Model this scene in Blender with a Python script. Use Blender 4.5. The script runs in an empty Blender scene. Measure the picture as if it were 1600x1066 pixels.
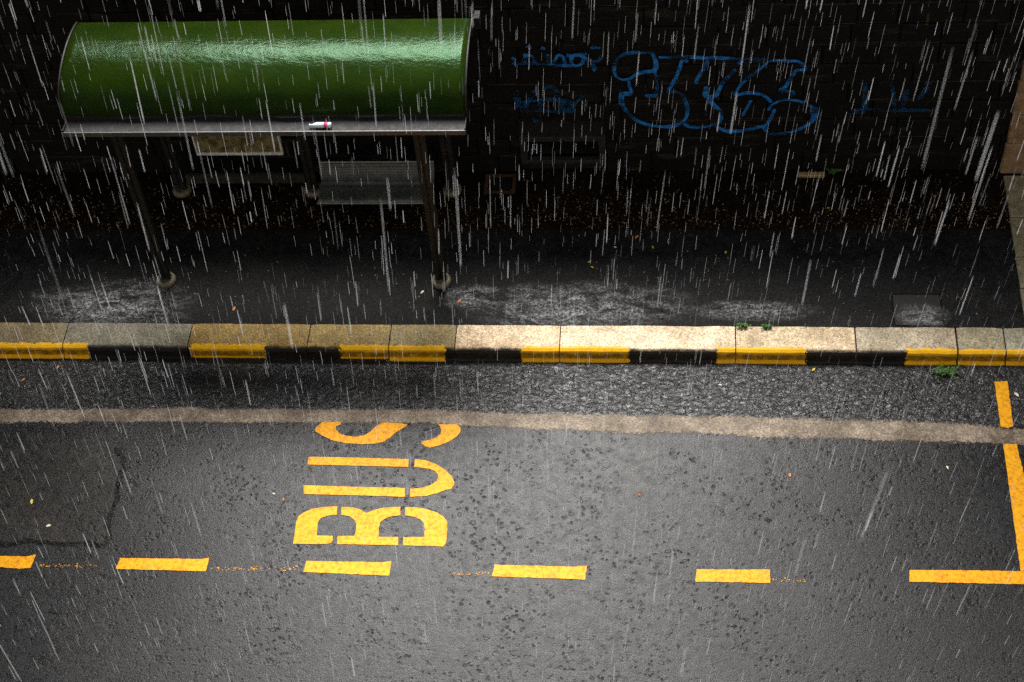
import bpy, bmesh, math, random
from mathutils import Vector, Matrix, noise
random.seed(7)
S = bpy.context.scene
COL = S.collection
PI = math.pi

# ------------------------------------------------------------------ camera
F_PX, PITCH, YAW, ROLL = 2672.186, 0.88139, -0.152121, -0.111415
CAM = Vector((0.0, -12.0267, 15.0877))
_f = Vector((math.sin(YAW)*math.cos(PITCH), math.cos(YAW)*math.cos(PITCH), -math.sin(PITCH)))
_r0 = Vector((math.cos(YAW), -math.sin(YAW), 0)); _u0 = _r0.cross(_f)
_r = math.cos(ROLL)*_r0 + math.sin(ROLL)*_u0
_u = -math.sin(ROLL)*_r0 + math.cos(ROLL)*_u0
cd = bpy.data.cameras.new('camera'); cam = bpy.data.objects.new('camera', cd); COL.objects.link(cam)
cam.matrix_world = Matrix(((_r.x,_u.x,-_f.x,CAM.x),(_r.y,_u.y,-_f.y,CAM.y),(_r.z,_u.z,-_f.z,CAM.z),(0,0,0,1)))
cd.sensor_width = 36; cd.lens = F_PX/1600*36; cd.clip_end = 2000; cd.clip_start = .1
cd.dof.use_dof = True; cd.dof.focus_distance = 18.6; cd.dof.aperture_fstop = 6.3
S.camera = cam

def ray(x, y):
    return _f + _r*((x-800)/F_PX) - _u*((y-533)/F_PX)
def ground(x, y, z=0.0):            # where a photo pixel's ray meets the level z
    d = ray(x, y); return CAM + d*((z-CAM.z)/d.z)
def upright(x, y, Y):               # where it meets the upright plane at depth Y
    d = ray(x, y); return CAM + d*((Y-CAM.y)/d.y)

# ------------------------------------------------------------------ sky, sun, exposure
SUN_EL, SUN_AZ = math.radians(52.0), math.atan2(-1.1, 11.3)
w = bpy.data.worlds.new('World'); S.world = w; w.use_nodes = True
nt = w.node_tree; nt.nodes.clear()
sky = nt.nodes.new('ShaderNodeTexSky'); sky.sky_type = 'NISHITA'; sky.sun_disc = False
sky.sun_elevation = SUN_EL; sky.sun_rotation = SUN_AZ
sky.air_density = 1.5; sky.dust_density = 5.0; sky.ozone_density = 1.0
hs = nt.nodes.new('ShaderNodeHueSaturation'); hs.inputs['Saturation'].default_value = .35
bg = nt.nodes.new('ShaderNodeBackground'); bg.inputs['Strength'].default_value = .05
wo = nt.nodes.new('ShaderNodeOutputWorld')
nt.links.new(sky.outputs[0], hs.inputs['Color']); nt.links.new(hs.outputs[0], bg.inputs[0]); nt.links.new(bg.outputs[0], wo.inputs[0])
sl = bpy.data.lights.new('sun', 'SUN'); sl.energy = 4.2; sl.angle = math.radians(27); sl.color = (1, .98, .94)
sun = bpy.data.objects.new('sun', sl); COL.objects.link(sun)
sd = Vector((math.sin(SUN_AZ)*math.cos(SUN_EL), math.cos(SUN_AZ)*math.cos(SUN_EL), math.sin(SUN_EL)))
sun.rotation_euler = sd.to_track_quat('Z', 'Y').to_euler(); sun.location = sd*40
S.view_settings.view_transform = 'Standard'; S.view_settings.look = 'None'
S.view_settings.exposure = 0.9; S.view_settings.gamma = 1
S.render.engine = 'CYCLES'
S.cycles.max_bounces = 6; S.cycles.transparent_max_bounces = 24
S.cycles.use_denoising = False

# ------------------------------------------------------------------ helpers
class N:
    """small node-graph writer"""
    def __init__(s, name):
        s.m = bpy.data.materials.new(name); s.m.use_nodes = True
        s.t = s.m.node_tree; s.t.nodes.clear()
        s.out = s.t.nodes.new('ShaderNodeOutputMaterial')
        s.pos = s.t.nodes.new('ShaderNodeTexCoord').outputs['Object']
    def put(s, sock, v):
        if isinstance(v, bpy.types.NodeSocket): s.t.links.new(v, sock)
        elif v is not None:
            if hasattr(sock.default_value, '__len__') and not hasattr(v, '__len__'): v = [v]*len(sock.default_value)
            if hasattr(v, '__len__') and len(v) == 3 and len(sock.default_value) == 4: v = (*v, 1)
            sock.default_value = v
    def noise(s, scale, detail=4, rough=.6, vec=None, dist=0):
        n = s.t.nodes.new('ShaderNodeTexNoise'); n.inputs['Scale'].default_value = scale
        n.inputs['Detail'].default_value = detail; n.inputs['Roughness'].default_value = rough
        n.inputs['Distortion'].default_value = dist
        s.put(n.inputs['Vector'], vec if vec is not None else s.pos); return n.outputs['Fac']
    def voro(s, scale, vec=None, feature='F1', out='Distance', rnd=1):
        n = s.t.nodes.new('ShaderNodeTexVoronoi'); n.feature = feature; n.inputs['Scale'].default_value = scale
        n.inputs['Randomness'].default_value = rnd
        s.put(n.inputs['Vector'], vec if vec is not None else s.pos); return n.outputs[out]
    def map(s, v, a, b, c=0., d=1., smooth=True):
        n = s.t.nodes.new('ShaderNodeMapRange'); n.interpolation_type = 'SMOOTHSTEP' if smooth else 'LINEAR'
        s.put(n.inputs[0], v)
        for i, q in enumerate((a, b, c, d)): n.inputs[i+1].default_value = q
        return n.outputs[0]
    def math(s, op, a, b=None):
        n = s.t.nodes.new('ShaderNodeMath'); n.operation = op; s.put(n.inputs[0], a)
        if b is not None: s.put(n.inputs[1], b)
        return n.outputs[0]
    def mix(s, f, a, b, mode='MIX'):
        n = s.t.nodes.new('ShaderNodeMix'); n.data_type = 'RGBA'; n.blend_type = mode
        s.put(n.inputs[0], f); s.put(n.inputs[6], a); s.put(n.inputs[7], b); return n.outputs[2]
    def xyz(s, i, vec=None):
        n = s.t.nodes.new('ShaderNodeSeparateXYZ'); s.put(n.inputs[0], vec if vec is not None else s.pos); return n.outputs[i]
    def scale(s, v):
        n = s.t.nodes.new('ShaderNodeVectorMath'); n.operation = 'MULTIPLY'; s.put(n.inputs[0], s.pos); n.inputs[1].default_value = v
        return n.outputs[0]
    def bump(s, h, strength, dist, normal=None):
        n = s.t.nodes.new('ShaderNodeBump'); s.put(n.inputs['Height'], h); s.put(n.inputs['Strength'], strength)
        n.inputs['Distance'].default_value = dist
        if normal is not None: s.put(n.inputs['Normal'], normal)
        return n.outputs[0]
    def bsdf(s, base, rough, normal=None, spec=.5, metal=0, **kw):
        n = s.t.nodes.new('ShaderNodeBsdfPrincipled')
        s.put(n.inputs['Base Color'], base); s.put(n.inputs['Roughness'], rough)
        s.put(n.inputs['Specular IOR Level'], spec); s.put(n.inputs['Metallic'], metal)
        if normal is not None: s.put(n.inputs['Normal'], normal)
        for k, v in kw.items(): s.put(n.inputs[k.replace('_', ' ')], v)
        s.sh = n.outputs[0]; return s.sh
    def done(s, sh=None):
        s.t.links.new(sh or s.sh, s.out.inputs['Surface']); return s.m

def obj(name, bm, m, parent=None, smooth=False):
    me = bpy.data.meshes.new(name)
    bmesh.ops.recalc_face_normals(bm, faces=bm.faces[:])
    bm.to_mesh(me); bm.free()
    for p in me.polygons: p.use_smooth = smooth
    o = bpy.data.objects.new(name, me); COL.objects.link(o)
    for x in (m if isinstance(m, (list, tuple)) else [m]): me.materials.append(x)
    if parent: o.parent = parent
    return o
def tag(o, label, cat, group=None, kind=None):
    if label: o['label'] = label
    if cat: o['category'] = cat
    if group: o['group'] = group
    if kind: o['kind'] = kind
    return o
def struct(o): o['kind'] = 'structure'; return o
def empty(name, loc=(0,0,0)):
    o = bpy.data.objects.new(name, None); COL.objects.link(o); o.location = loc; o.empty_display_size = .2; return o
def box(bm, a, b, bev=0):
    a, b = [min(p,q) for p,q in zip(a,b)], [max(p,q) for p,q in zip(a,b)]
    vs = [bm.verts.new((x,y,z)) for x in (a[0],b[0]) for y in (a[1],b[1]) for z in (a[2],b[2])]
    fs = [(0,1,3,2),(4,6,7,5),(0,4,5,1),(2,3,7,6),(0,2,6,4),(1,5,7,3)]
    faces = [bm.faces.new([vs[i] for i in f]) for f in fs]
    if bev:
        es = list({e for f in faces for e in f.edges})
        bmesh.ops.bevel(bm, geom=es, offset=bev, segments=1, affect='EDGES', profile=.5)
def tube(bm, p, q, r, n=8, r2=None, caps=True):
    p, q = Vector(p), Vector(q); d = (q-p).normalized()
    a = d.orthogonal().normalized(); b = d.cross(a); r2 = r if r2 is None else r2
    A = [bm.verts.new(p+(a*math.cos(2*PI*i/n)+b*math.sin(2*PI*i/n))*r) for i in range(n)]
    B = [bm.verts.new(q+(a*math.cos(2*PI*i/n)+b*math.sin(2*PI*i/n))*r2) for i in range(n)]
    for i in range(n): bm.faces.new((A[i],A[(i+1)%n],B[(i+1)%n],B[i]))
    if caps: bm.faces.new(A[::-1]); bm.faces.new(B)
def lathe(bm, prof, origin, axis='z', n=24):
    rings = []
    for r, h in prof:
        ring = []
        for i in range(n):
            c, s_ = math.cos(2*PI*i/n)*r, math.sin(2*PI*i/n)*r
            v = (c, s_, h) if axis == 'z' else (h, c, s_)
            ring.append(bm.verts.new(Vector(v)+Vector(origin)))
        rings.append(ring)
    for A, B in zip(rings, rings[1:]):
        for i in range(n): bm.faces.new((A[i],A[(i+1)%n],B[(i+1)%n],B[i]))
    bm.faces.new(rings[0][::-1]); bm.faces.new(rings[-1])
def extrude_x(bm, prof, x0, x1, nx=1, closed=True, jit=0):
    """a (y, z) outline run along x"""
    rows = []
    for k in range(nx+1):
        x = x0+(x1-x0)*k/nx
        rows.append([bm.verts.new((x, y, z)) for y, z in prof])
    m = len(prof)
    for A, B in zip(rows, rows[1:]):
        for i in range(m if closed else m-1):
            bm.faces.new((A[i], A[(i+1)%m], B[(i+1)%m], B[i]))
    if closed: bm.faces.new(rows[0][::-1]); bm.faces.new(rows[-1])
def poly_sheet(bm, pts, z, th=.0015, ragged=0., step=.03):
    """a thin painted sheet with slightly uneven edges, as a closed slab"""
    P = []
    n = len(pts)
    for i in range(n):
        a, b = Vector(pts[i]), Vector(pts[(i+1)%n]); L = (b-a).length; k = max(1, int(L/step)) if ragged else 1
        for j in range(k):
            p = a.lerp(b, j/k)
            if ragged: p = p+Vector((noise.noise(p*23)+.5*noise.noise(p*61), noise.noise(p*27+Vector((9,4,0)))+.5*noise.noise(p*67), 0))*ragged
            P.append(p)
    top = [bm.verts.new((p.x, p.y, z+th)) for p in P]; bot = [bm.verts.new((p.x, p.y, z-.0005)) for p in P]
    es = [bm.edges.new((top[i], top[(i+1)%len(top)])) for i in range(len(top))]
    bmesh.ops.triangle_fill(bm, use_beauty=True, use_dissolve=False, edges=es)
    for i in range(len(top)): bm.faces.new((bot[i], bot[(i+1)%len(P)], top[(i+1)%len(P)], top[i]))

# ------------------------------------------------------------------ materials
def asphalt(name, col, gutter=False, drops=True, rough=.42, brown=None, spec=.13):
    n = N(name)
    fine = n.noise(52, 4, .8); mid = n.noise(9, 6, .72); big = n.noise(.9, 4, .6)
    st = n.voro(70, out='Color'); st = n.xyz(0, st)
    v = n.math('MULTIPLY', n.map(fine, .34, .66, .3, 1.75), n.map(mid, .3, .7, .58, 1.42))
    v = n.math('MULTIPLY', v, n.map(big, .3, .7, .75, 1.25))
    v = n.math('MULTIPLY', v, n.map(st, .0, 1., .6, 1.45, False))
    c = n.mix(1, col, v, 'MULTIPLY')
    pale = n.map(n.voro(42, out='Color') if False else n.noise(60, 1, .5), .74, .78)
    c = n.mix(n.math('MULTIPLY', pale, .5), c, (.30, .26, .19))
    if brown is not None:
        m = n.map(n.math('ADD', n.xyz(1), n.map(mid, .3, .7, -.03, .03)), 1.84, 1.89)
        c = n.mix(m, c, n.mix(1, brown, v, 'MULTIPLY'))
    h = n.math('ADD', n.math('MULTIPLY', fine, .6), n.math('MULTIPLY', mid, .5))
    nb = n.bump(h, .62, .006)
    r = n.map(mid, .3, .7, rough-.09, rough+.1)
    if drops:        # rings where drops hit the water film; the pits' shade is painted dark
        wv = n.t.nodes.new('ShaderNodeTexNoise'); wv.inputs['Scale'].default_value = 14; wv.inputs['Detail'].default_value = 3; n.put(wv.inputs['Vector'], n.pos)
        off = n.t.nodes.new('ShaderNodeVectorMath'); off.operation = 'MULTIPLY_ADD'; n.put(off.inputs[0], wv.outputs['Color']); off.inputs[1].default_value = (.075, .075, 0); n.put(off.inputs[2], n.pos)
        wp = off.outputs[0]
        clus = n.map(n.noise(1.3, 4), .38, .62, .15, 1)
        def dots(sc, ch, lo, r0, r1):
            d_ = n.voro(sc, wp); k_ = n.xyz(ch, n.voro(sc, wp, out='Color'))
            k_ = n.math('MULTIPLY', n.map(k_, lo, 1., 0, 1.), clus)
            return n.math('MULTIPLY', n.map(d_, r0, r1, 1, 0), k_)
        pit = n.math('MAXIMUM', dots(12, 1, .3, .0, .42), n.math('MAXIMUM', dots(21, 2, .3, .0, .5), dots(6.5, 0, .62, .0, .26)))
        ring = n.voro(10, wp); ron = n.map(n.xyz(2, n.voro(10, wp, out='Color')), .8, .86)
        rg = n.math('MULTIPLY', n.math('MULTIPLY', n.map(ring, .16, .22), n.map(ring, .22, .30, 1, 0)), n.math('MULTIPLY', ron, clus))
        nb = n.bump(n.math('ADD', n.math('MULTIPLY', pit, -.8), n.math('MULTIPLY', rg, .35)), .4, .010, nb)
        c = n.mix(n.math('MULTIPLY', pit, .95), c, [q*.2 for q in col])
        r = n.math('ADD', r, n.math('MULTIPLY', pit, .22))
    if gutter:       # water running along the kerb is thicker and lumpy
        g = n.map(n.math('ADD', n.xyz(1), n.map(big, .3, .7, -.12, .12)), -.92, -.75)
        lum = n.noise(17, 3, .55, n.scale((.8, 1.1, 1)), 1.4)
        lum2 = n.voro(13, n.scale((.9, 1.3, 1)), 'SMOOTH_F1')
        gh = n.math('ADD', lum, n.math('MULTIPLY', lum2, .5))
        lb = n.bump(gh, .9, .024)
        mxn = n.t.nodes.new('ShaderNodeMix'); mxn.data_type = 'VECTOR'; n.put(mxn.inputs[0], n.math('MULTIPLY', g, .85)); n.put(mxn.inputs[4], nb); n.put(mxn.inputs[5], lb); nb = mxn.outputs[1]
        spec = n.map(g, 0, 1, spec, .26, False)
        r = n.math('ADD', r, n.math('MULTIPLY', g, .06))
    n.bsdf(c, r, nb, spec=spec); return n.done()

def paint(name, col, wear=.5):
    n = N(name)
    a = n.noise(22, 5, .7); b = n.noise(48, 5, .8); c3 = n.noise(5, 3)
    c = n.mix(n.map(a, .42, .62, 0, .8), col, (col[0]*.68, col[1]*.5, col[2]*.5))
    c = n.mix(n.map(c3, .45, .7, 0, .4), c, (min(1, col[0]*1.05), col[1]*1.15, col[2]*2.5))
    dirt = n.map(n.math('ADD', n.math('MULTIPLY', a, .55), n.math('MULTIPLY', b, .45)), .57, .66, 0, .85)
    c = n.mix(dirt, c, (.07, .055, .03))
    n.bsdf(c, n.map(b, .3, .7, .3, .55), n.bump(b, .5, .004), spec=.1); return n.done()

def plain(name, col, rough=.5, metal=0, var=.25, scale=14, bump=.2, spec=.5):
    n = N(name)
    a = n.noise(scale, 5, .65); b = n.noise(scale*9, 3, .6)
    v = n.math('MULTIPLY', n.map(a, .3, .7, 1-var, 1+var), n.map(b, .3, .7, 1-var*.6, 1+var*.6))
    n.bsdf(n.mix(1, col, v, 'MULTIPLY'), n.map(a, .3, .7, max(.03, rough-.08), rough+.1), n.bump(b, bump, .004), spec, metal)
    return n.done()

YEL = (.84, .385, .003)
M = {}
M['road'] = asphalt('wet_asphalt', (.0115, .0113, .0120), gutter=True, rough=.235, spec=.112)
M['pavement'] = asphalt('pavement_asphalt', (.0125, .0120, .0120), drops=False, rough=.5, spec=.05, brown=(.009, .0055, .003))
M['ground'] = plain('bare_ground', (.05, .05, .045), .8)
M['paint'] = paint('yellow_road_paint', YEL, .6)
n = N('old_concrete_band')
a = n.noise(14, 6, .75); b = n.noise(46, 4, .75)
v = n.math('MULTIPLY', n.map(a, .3, .7, .6, 1.35), n.map(b, .34, .66, .55, 1.45))
at = n.t.nodes.new('ShaderNodeAttribute'); at.attribute_name = 'rim'
d = n.bsdf(n.mix(1, n.mix(n.map(n.noise(2.5, 5, .7), .35, .65), (.125, .094, .066), (.27, .215, .16)), v, 'MULTIPLY'), n.map(a, .3, .7, .4, .65), n.bump(b, .5, .006), spec=.15)
tr = n.t.nodes.new('ShaderNodeBsdfTransparent'); m2 = n.t.nodes.new('ShaderNodeMixShader')
n.put(m2.inputs[0], n.map(n.math('ADD', at.outputs['Fac'], n.map(n.noise(24, 5, .8), .3, .7, -.4, .4)), .35, .72))
n.t.links.new(tr.outputs[0], m2.inputs[1]); n.t.links.new(d, m2.inputs[2]); M['band'] = n.done(m2.outputs[0])
def seam_mat():
    n = N('tar_seam'); a = n.noise(22, 5, .75); d = n.bsdf((.004, .004, .004), .9, spec=.05)
    tr = n.t.nodes.new('ShaderNodeBsdfTransparent'); m2 = n.t.nodes.new('ShaderNodeMixShader')
    n.put(m2.inputs[0], n.map(a, .34, .66, 0, .65)); n.t.links.new(tr.outputs[0], m2.inputs[1]); n.t.links.new(d, m2.inputs[2])
    return n.done(m2.outputs[0])
M['seam'] = seam_mat()
M['cover'] = plain('iron_cover', (.03, .03, .03), .42, .3, .5, 30)
M['alu'] = plain('aluminium', (.09, .086, .08), .45, .3, .15, 20, .05)
M['grey_metal'] = plain('grey_painted_steel', (.025, .022, .018), .5, .2, .25, 10, .1)
M['grey_rim'] = plain('rim_steel', (.22, .22, .2), .35, .6, .15, 20, .05)
M['post'] = plain('post_metal', (.019, .017, .013), .5, .3, .2, 12, .1)
M['foot'] = plain('concrete_foot', (.18, .155, .10), .6, 0, .3, 30, .4)
M['gutter'] = plain('zinc_gutter', (.018, .0175, .0178), .7, .0, .35, 18, .25)
M['dark'] = plain('dark_metal', (.012, .012, .012), .5, .2)
M['bead'] = plain('black_matt', (.006, .006, .004), .75, 0, .4, 30, .4)
M['leaf_g'] = plain('weed_leaf', (.06, .16, .02), .5, 0, .4, 40)
M['leaf_o'] = plain('orange_leaf', (.60, .22, .05), .5, 0, .3, 60)
M['leaf_y'] = plain('yellow_leaf', (.65, .48, .07), .5, 0, .3, 60)
M['leaf_w'] = plain('pale_leaf', (.75, .68, .52), .5, 0, .2, 60)
M['litter'] = plain('brown_litter', (.26, .165, .09), .6, 0, .6, 9)
M['rust'] = plain('rusty_iron', (.07, .03, .011), .7, .2, .5, 30, .4)
M['hole'] = plain('dark_void', (.004, .004, .004), .9)
M['render_wall'] = plain('facade_render', (.22, .20, .18), .8)

def kerb_mat():
    """kerb stone with yellow and black painted lengths along its face and lip"""
    n = N('kerb_stone_painted')
    info = n.t.nodes.new('ShaderNodeObjectInfo')
    a = n.noise(16, 6, .7); b = n.noise(48, 4, .75); c3 = n.noise(4, 4)
    v = n.math('MULTIPLY', n.map(a, .3, .7, .6, 1.25), n.map(b, .34, .66, .5, 1.4))
    stone = n.mix(1, info.outputs['Color'], v, 'MULTIPLY')
    stone = n.mix(n.map(c3, .4, .66, 0, .6), stone, n.mix(1, stone, (.55, .5, .42), 'MULTIPLY'))
    stone = n.mix(n.map(n.noise(34, 4, .7), .6, .7, 0, .7), stone, (.07, .06, .035))
    x = n.xyz(0); z = n.xyz(2); y = n.xyz(1)
    xr = n.math('ADD', x, n.map(n.noise(30, 3), .3, .7, -.02, .02))
    L0, L1 = -14.0, 14.0
    t = n.map(xr, L0, L1, 0, 1, False)
    cr = n.t.nodes.new('ShaderNodeValToRGB'); cr.color_ramp.interpolation = 'CONSTANT'
    px = [(-160, -20), (-12, 131), (291, 410), (534, 692), (815, 977), (1113, 1258), (1406, 1760)]
    X = []
    for p, q in px: X += [ground(p, 556).x, ground(q, 556).x]
    el = cr.color_ramp.elements; el[0].position = 0; el[0].color = (0,0,0,1); el[1].position = .9999; el[1].color = (0,0,0,1)
    for i, q in enumerate(X):
        e = el.new((q-L0)/(L1-L0)); e.color = (1,1,1,1) if i % 2 == 0 else (0,0,0,1)
    n.t.links.new(t, cr.inputs[0])
    isy = n.xyz(0, cr.outputs[0])
    edge = n.math('ADD', y, n.map(n.noise(13, 5, .75), .25, .75, -.024, .024))
    face = n.map(edge, .062, .078, 1, 0)
    edgek = n.math('ADD', y, n.map(n.noise(9, 5, .7), .25, .75, -.012, .012))
    facek = n.map(edgek, .02, .062, 1, 0)
    yel = n.mix(n.map(n.noise(20, 4, .7), .5, .75, 0, .7), (.98, .52, .004), (.68, .28, .006))
    yel = n.mix(n.map(n.math('ADD', n.math('MULTIPLY', a, .5), n.math('MULTIPLY', b, .5)), .58, .66, 0, .9), yel, (.04, .03, .015))
    grime_shade = n.math('MULTIPLY', n.math('MULTIPLY', n.map(z, .02, .045), n.map(z, .10, .135, 1, 0)), n.map(n.noise(11, 5, .7), .3, .6, .35, .85))  # dirt plus the shade of the upright face, painted into the yellow
    yel = n.mix(grime_shade, yel, (.10, .045, .006))
    c = n.mix(n.math('MULTIPLY', n.math('MULTIPLY', facek, n.math('SUBTRACT', 1., isy)), .97), stone, (.006, .006, .007))
    c = n.mix(n.math('MULTIPLY', n.math('MULTIPLY', face, isy), .97), c, yel)
    n.bsdf(c, n.map(a, .3, .7, .35, .6), n.bump(n.math('ADD', a, b), .45, .006), spec=.2); return n.done()
M['kerb'] = kerb_mat()

def wall_mat():
    n = N('dark_stone')
    a = n.noise(5, 6, .7); b = n.noise(60, 4, .7); c3 = n.noise(1.2, 4)
    v = n.math('MULTIPLY', n.map(a, .3, .7, .5, 1.5), n.map(b, .3, .7, .6, 1.4))
    c = n.mix(1, (.0045, .0038, .003), v, 'MULTIPLY')  # base set below real stone so the shaded wall goes near black
    lim = n.noise(2.3, 5, .65, n.scale((.6, 1, 3.2)))
    c = n.mix(n.map(lim, .57, .70, 0, .75), c, (.032, .026, .019))
    z = n.math('FRACT', n.math('DIVIDE', n.math('SUBTRACT', n.xyz(2), .15), .287))
    led = n.math('MULTIPLY', n.map(z, .86, .93), n.map(n.noise(1.6, 4, .7, n.scale((1, 1, 2))), .48, .62))
    c = n.mix(n.math('MULTIPLY', led, .8), c, (.085, .07, .05))
    st = n.math('MULTIPLY', n.map(n.noise(9, 2, .5, n.scale((1, 1, .06))), .71, .74), n.map(n.noise(1.1, 3), .5, .6))
    c = n.mix(n.math('MULTIPLY', st, .8), c, (.12, .07, .025))
    n.bsdf(c, .75, n.bump(n.math('ADD', a, b), .6, .02), spec=.25); return n.done()
M['wall'] = wall_mat()
M['mortar'] = plain('dark_mortar', (.006, .0055, .005), .9)
M['pier'] = plain('pale_pier_stone', (.30, .19, .10), .7, 0, .3, 9, .5)
M['slab'] = plain('edging_stone', (.24, .21, .12), .55, 0, .35, 14, .5)
def spray(name, col, d):
    n = N(name); a = n.noise(18, 4, .7)
    b = n.bsdf(col, .6, spec=.3)
    t = n.t.nodes.new('ShaderNodeBsdfTransparent'); mx = n.t.nodes.new('ShaderNodeMixShader')
    n.put(mx.inputs[0], n.math('MULTIPLY', n.map(a, .3, .6, d*.3, d), n.map(n.noise(2.2, 4, .6, n.scale((1, 1, 3))), .38, .58, .15, 1))); n.t.links.new(t.outputs[0], mx.inputs[1]); n.t.links.new(b, mx.inputs[2])
    return n.done(mx.outputs[0])
M['spray'] = spray('blue_spray_paint', (.02, .25, .74), 1.)
M['spray_old'] = spray('faded_blue_spray_paint', (.008, .10, .26), .6)

def canopy_mat():
    n = N('green_canopy_sheet')
    a = n.noise(3, 4, .6); g = n.noise(160, 2, .6)
    drops = n.noise(46, 3, .6)
    wav = n.noise(5, 5, .65, n.scale((1, 1.6, 1.6)))
    nb = n.bump(drops, .08, .006); nb = n.bump(wav, .30, .025, nb)
    c = n.mix(n.map(a, .3, .7), (.016, .038, .003), (.026, .05, .003))
    c = n.mix(n.map(g, .55, .75, 0, .35), c, (.06, .11, .02))
    b = n.bsdf(c, n.map(g, .3, .7, .12, .24), nb, spec=.18, Specular_Tint=(.42, 1, .55, 1))
    t = n.t.nodes.new('ShaderNodeBsdfTranslucent'); n.put(t.inputs[0], (.20, .26, .002)); n.put(t.inputs['Normal'], nb)
    mx = n.t.nodes.new('ShaderNodeMixShader'); mx.inputs[0].default_value = .38
    n.t.links.new(b, mx.inputs[1]); n.t.links.new(t.outputs[0], mx.inputs[2])
    return n.done(mx.outputs[0])
M['canopy'] = canopy_mat()
def board_mat():
    n = N('weathered_poster')
    a = n.noise(7, 4, .6); b = n.noise(60, 3)
    c = n.mix(n.map(a, .35, .6), (.10, .07, .03), (.27, .23, .11)); c = n.mix(n.map(b, .55, .7, 0, .4), c, (.10, .08, .04))
    n.bsdf(c, .3); return n.done()
M['board'] = board_mat()
def seat_mat():
    n = N('perforated_steel')
    d = n.voro(52, n.pos, rnd=0)
    hole = n.map(d, .36, .42, 1, 0)
    b = n.bsdf(n.mix(n.map(n.noise(9, 4), .3, .7), (.07, .08, .075), (.12, .125, .11)), .4, metal=.4)
    t = n.t.nodes.new('ShaderNodeBsdfTransparent'); mx = n.t.nodes.new('ShaderNodeMixShader')
    n.put(mx.inputs[0], hole); n.t.links.new(b, mx.inputs[1]); n.t.links.new(t.outputs[0], mx.inputs[2]); return n.done(mx.outputs[0])
M['seat'] = seat_mat()
def rain_mat():
    n = N('rain_water')
    at = n.t.nodes.new('ShaderNodeAttribute'); at.attribute_name = 'fade'
    d = n.t.nodes.new('ShaderNodeBsdfDiffuse'); n.put(d.inputs[0], (.85, .87, .9))
    t = n.t.nodes.new('ShaderNodeBsdfTranslucent'); n.put(t.inputs[0], (.85, .87, .9))
    m1 = n.t.nodes.new('ShaderNodeMixShader'); m1.inputs[0].default_value = .6
    n.t.links.new(d.outputs[0], m1.inputs[1]); n.t.links.new(t.outputs[0], m1.inputs[2])
    tr = n.t.nodes.new('ShaderNodeBsdfTransparent'); m2 = n.t.nodes.new('ShaderNodeMixShader')
    n.put(m2.inputs[0], at.outputs['Fac']); n.t.links.new(tr.outputs[0], m2.inputs[1]); n.t.links.new(m1.outputs[0], m2.inputs[2])
    return n.done(m2.outputs[0])
M['rain'] = rain_mat()
def froth_mat():
    n = N('splash_froth')
    sc = n.scale((1, 2.2, 1))
    a = n.noise(3.2, 5, .62, sc, 1.5); b = n.noise(34, 5, .8)
    gen = n.t.nodes.new('ShaderNodeAttribute'); gen.attribute_name = 'rim'
    f = n.math('MULTIPLY', n.map(a, .33, .7), n.map(b, .40, .66, .05, .75))
    f = n.math('MULTIPLY', f, gen.outputs['Fac'])
    d = n.bsdf((.62, .62, .62), .35, n.bump(b, .6, .01))
    tr = n.t.nodes.new('ShaderNodeBsdfTransparent'); m2 = n.t.nodes.new('ShaderNodeMixShader')
    n.put(m2.inputs[0], f); n.t.links.new(tr.outputs[0], m2.inputs[1]); n.t.links.new(d, m2.inputs[2])
    return n.done(m2.outputs[0])
M['froth'] = froth_mat()

# ------------------------------------------------------------------ ground, road, pavement
PZ, KB = .15, .372
def sheet(name, x0, x1, y0, y1, z, m, nx=1, ny=1):
    bm = bmesh.new()
    V = [[bm.verts.new((x0+(x1-x0)*i/nx, y0+(y1-y0)*j/ny, z)) for j in range(ny+1)] for i in range(nx+1)]
    for i in range(nx):
        for j in range(ny): bm.faces.new((V[i][j], V[i+1][j], V[i+1][j+1], V[i][j+1]))
    return struct(obj(name, bm, m))
sheet('ground', -300, 300, -300, 300, -.03, M['ground'])
sheet('road', -80, 80, -9.6, .2, 0, M['road'])
bm = bmesh.new(); box(bm, (-80, KB+.004, -.02), (80, 3.4, PZ)); struct(obj('pavement', bm, M['pavement']))
bm = bmesh.new(); box(bm, (-80, -12.55, -.02), (80, -9.6, .14)); struct(obj('pavement', bm, M['pavement']))

# pale concrete band in the road
top = [(-160,640),(0,640),(100,641),(200,640),(290,638),(400,640),(500,640),(620,640),(700,641),(800,648),(900,648),(1000,650),(1100,651),(1200,653),(1350,658),(1470,661),(1600,671),(1800,684)]
bot = [(-160,660),(0,660),(100,660),(200,659),(290,660),(400,660),(500,660),(620,660),(700,663),(800,669),(900,672),(1000,677),(1100,677),(1200,683),(1400,688),(1490,690),(1600,695),(1800,708)]
bm = bmesh.new(); lay = bm.verts.layers.float.new('rim'); rows = []
top = [(-1500,640),(-700,640)]+top+[(2300,716),(3000,762)]; bot = [(-1500,660),(-700,660)]+bot+[(2300,742),(3000,790)]
for (tp, bt) in zip(zip(top, top[1:]), zip(bot, bot[1:])):
    for k in range(14):
        f_ = k/14; A_ = ground(*tp[0]).lerp(ground(*tp[1]), f_); B_ = ground(*bt[0]).lerp(ground(*bt[1]), f_); d_ = (B_-A_)
        w1, w2 = .02*noise.noise(A_*3), .02*noise.noise(B_*3)
        row = []
        for t, v_ in ((-.18, 0), (.14, 1), (.5, 1), (.86, 1), (1.18, 0)):
            p = A_+d_*t; vv = bm.verts.new((p.x, p.y+(w1 if t < .5 else w2), .0035)); vv[lay] = v_; row.append(vv)
        rows.append(row)
for A_, B_ in zip(rows, rows[1:]):
    for i in range(4): bm.faces.new((A_[i], A_[i+1], B_[i+1], B_[i]))
struct(obj('concrete_strip', bm, M['band']))

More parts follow.
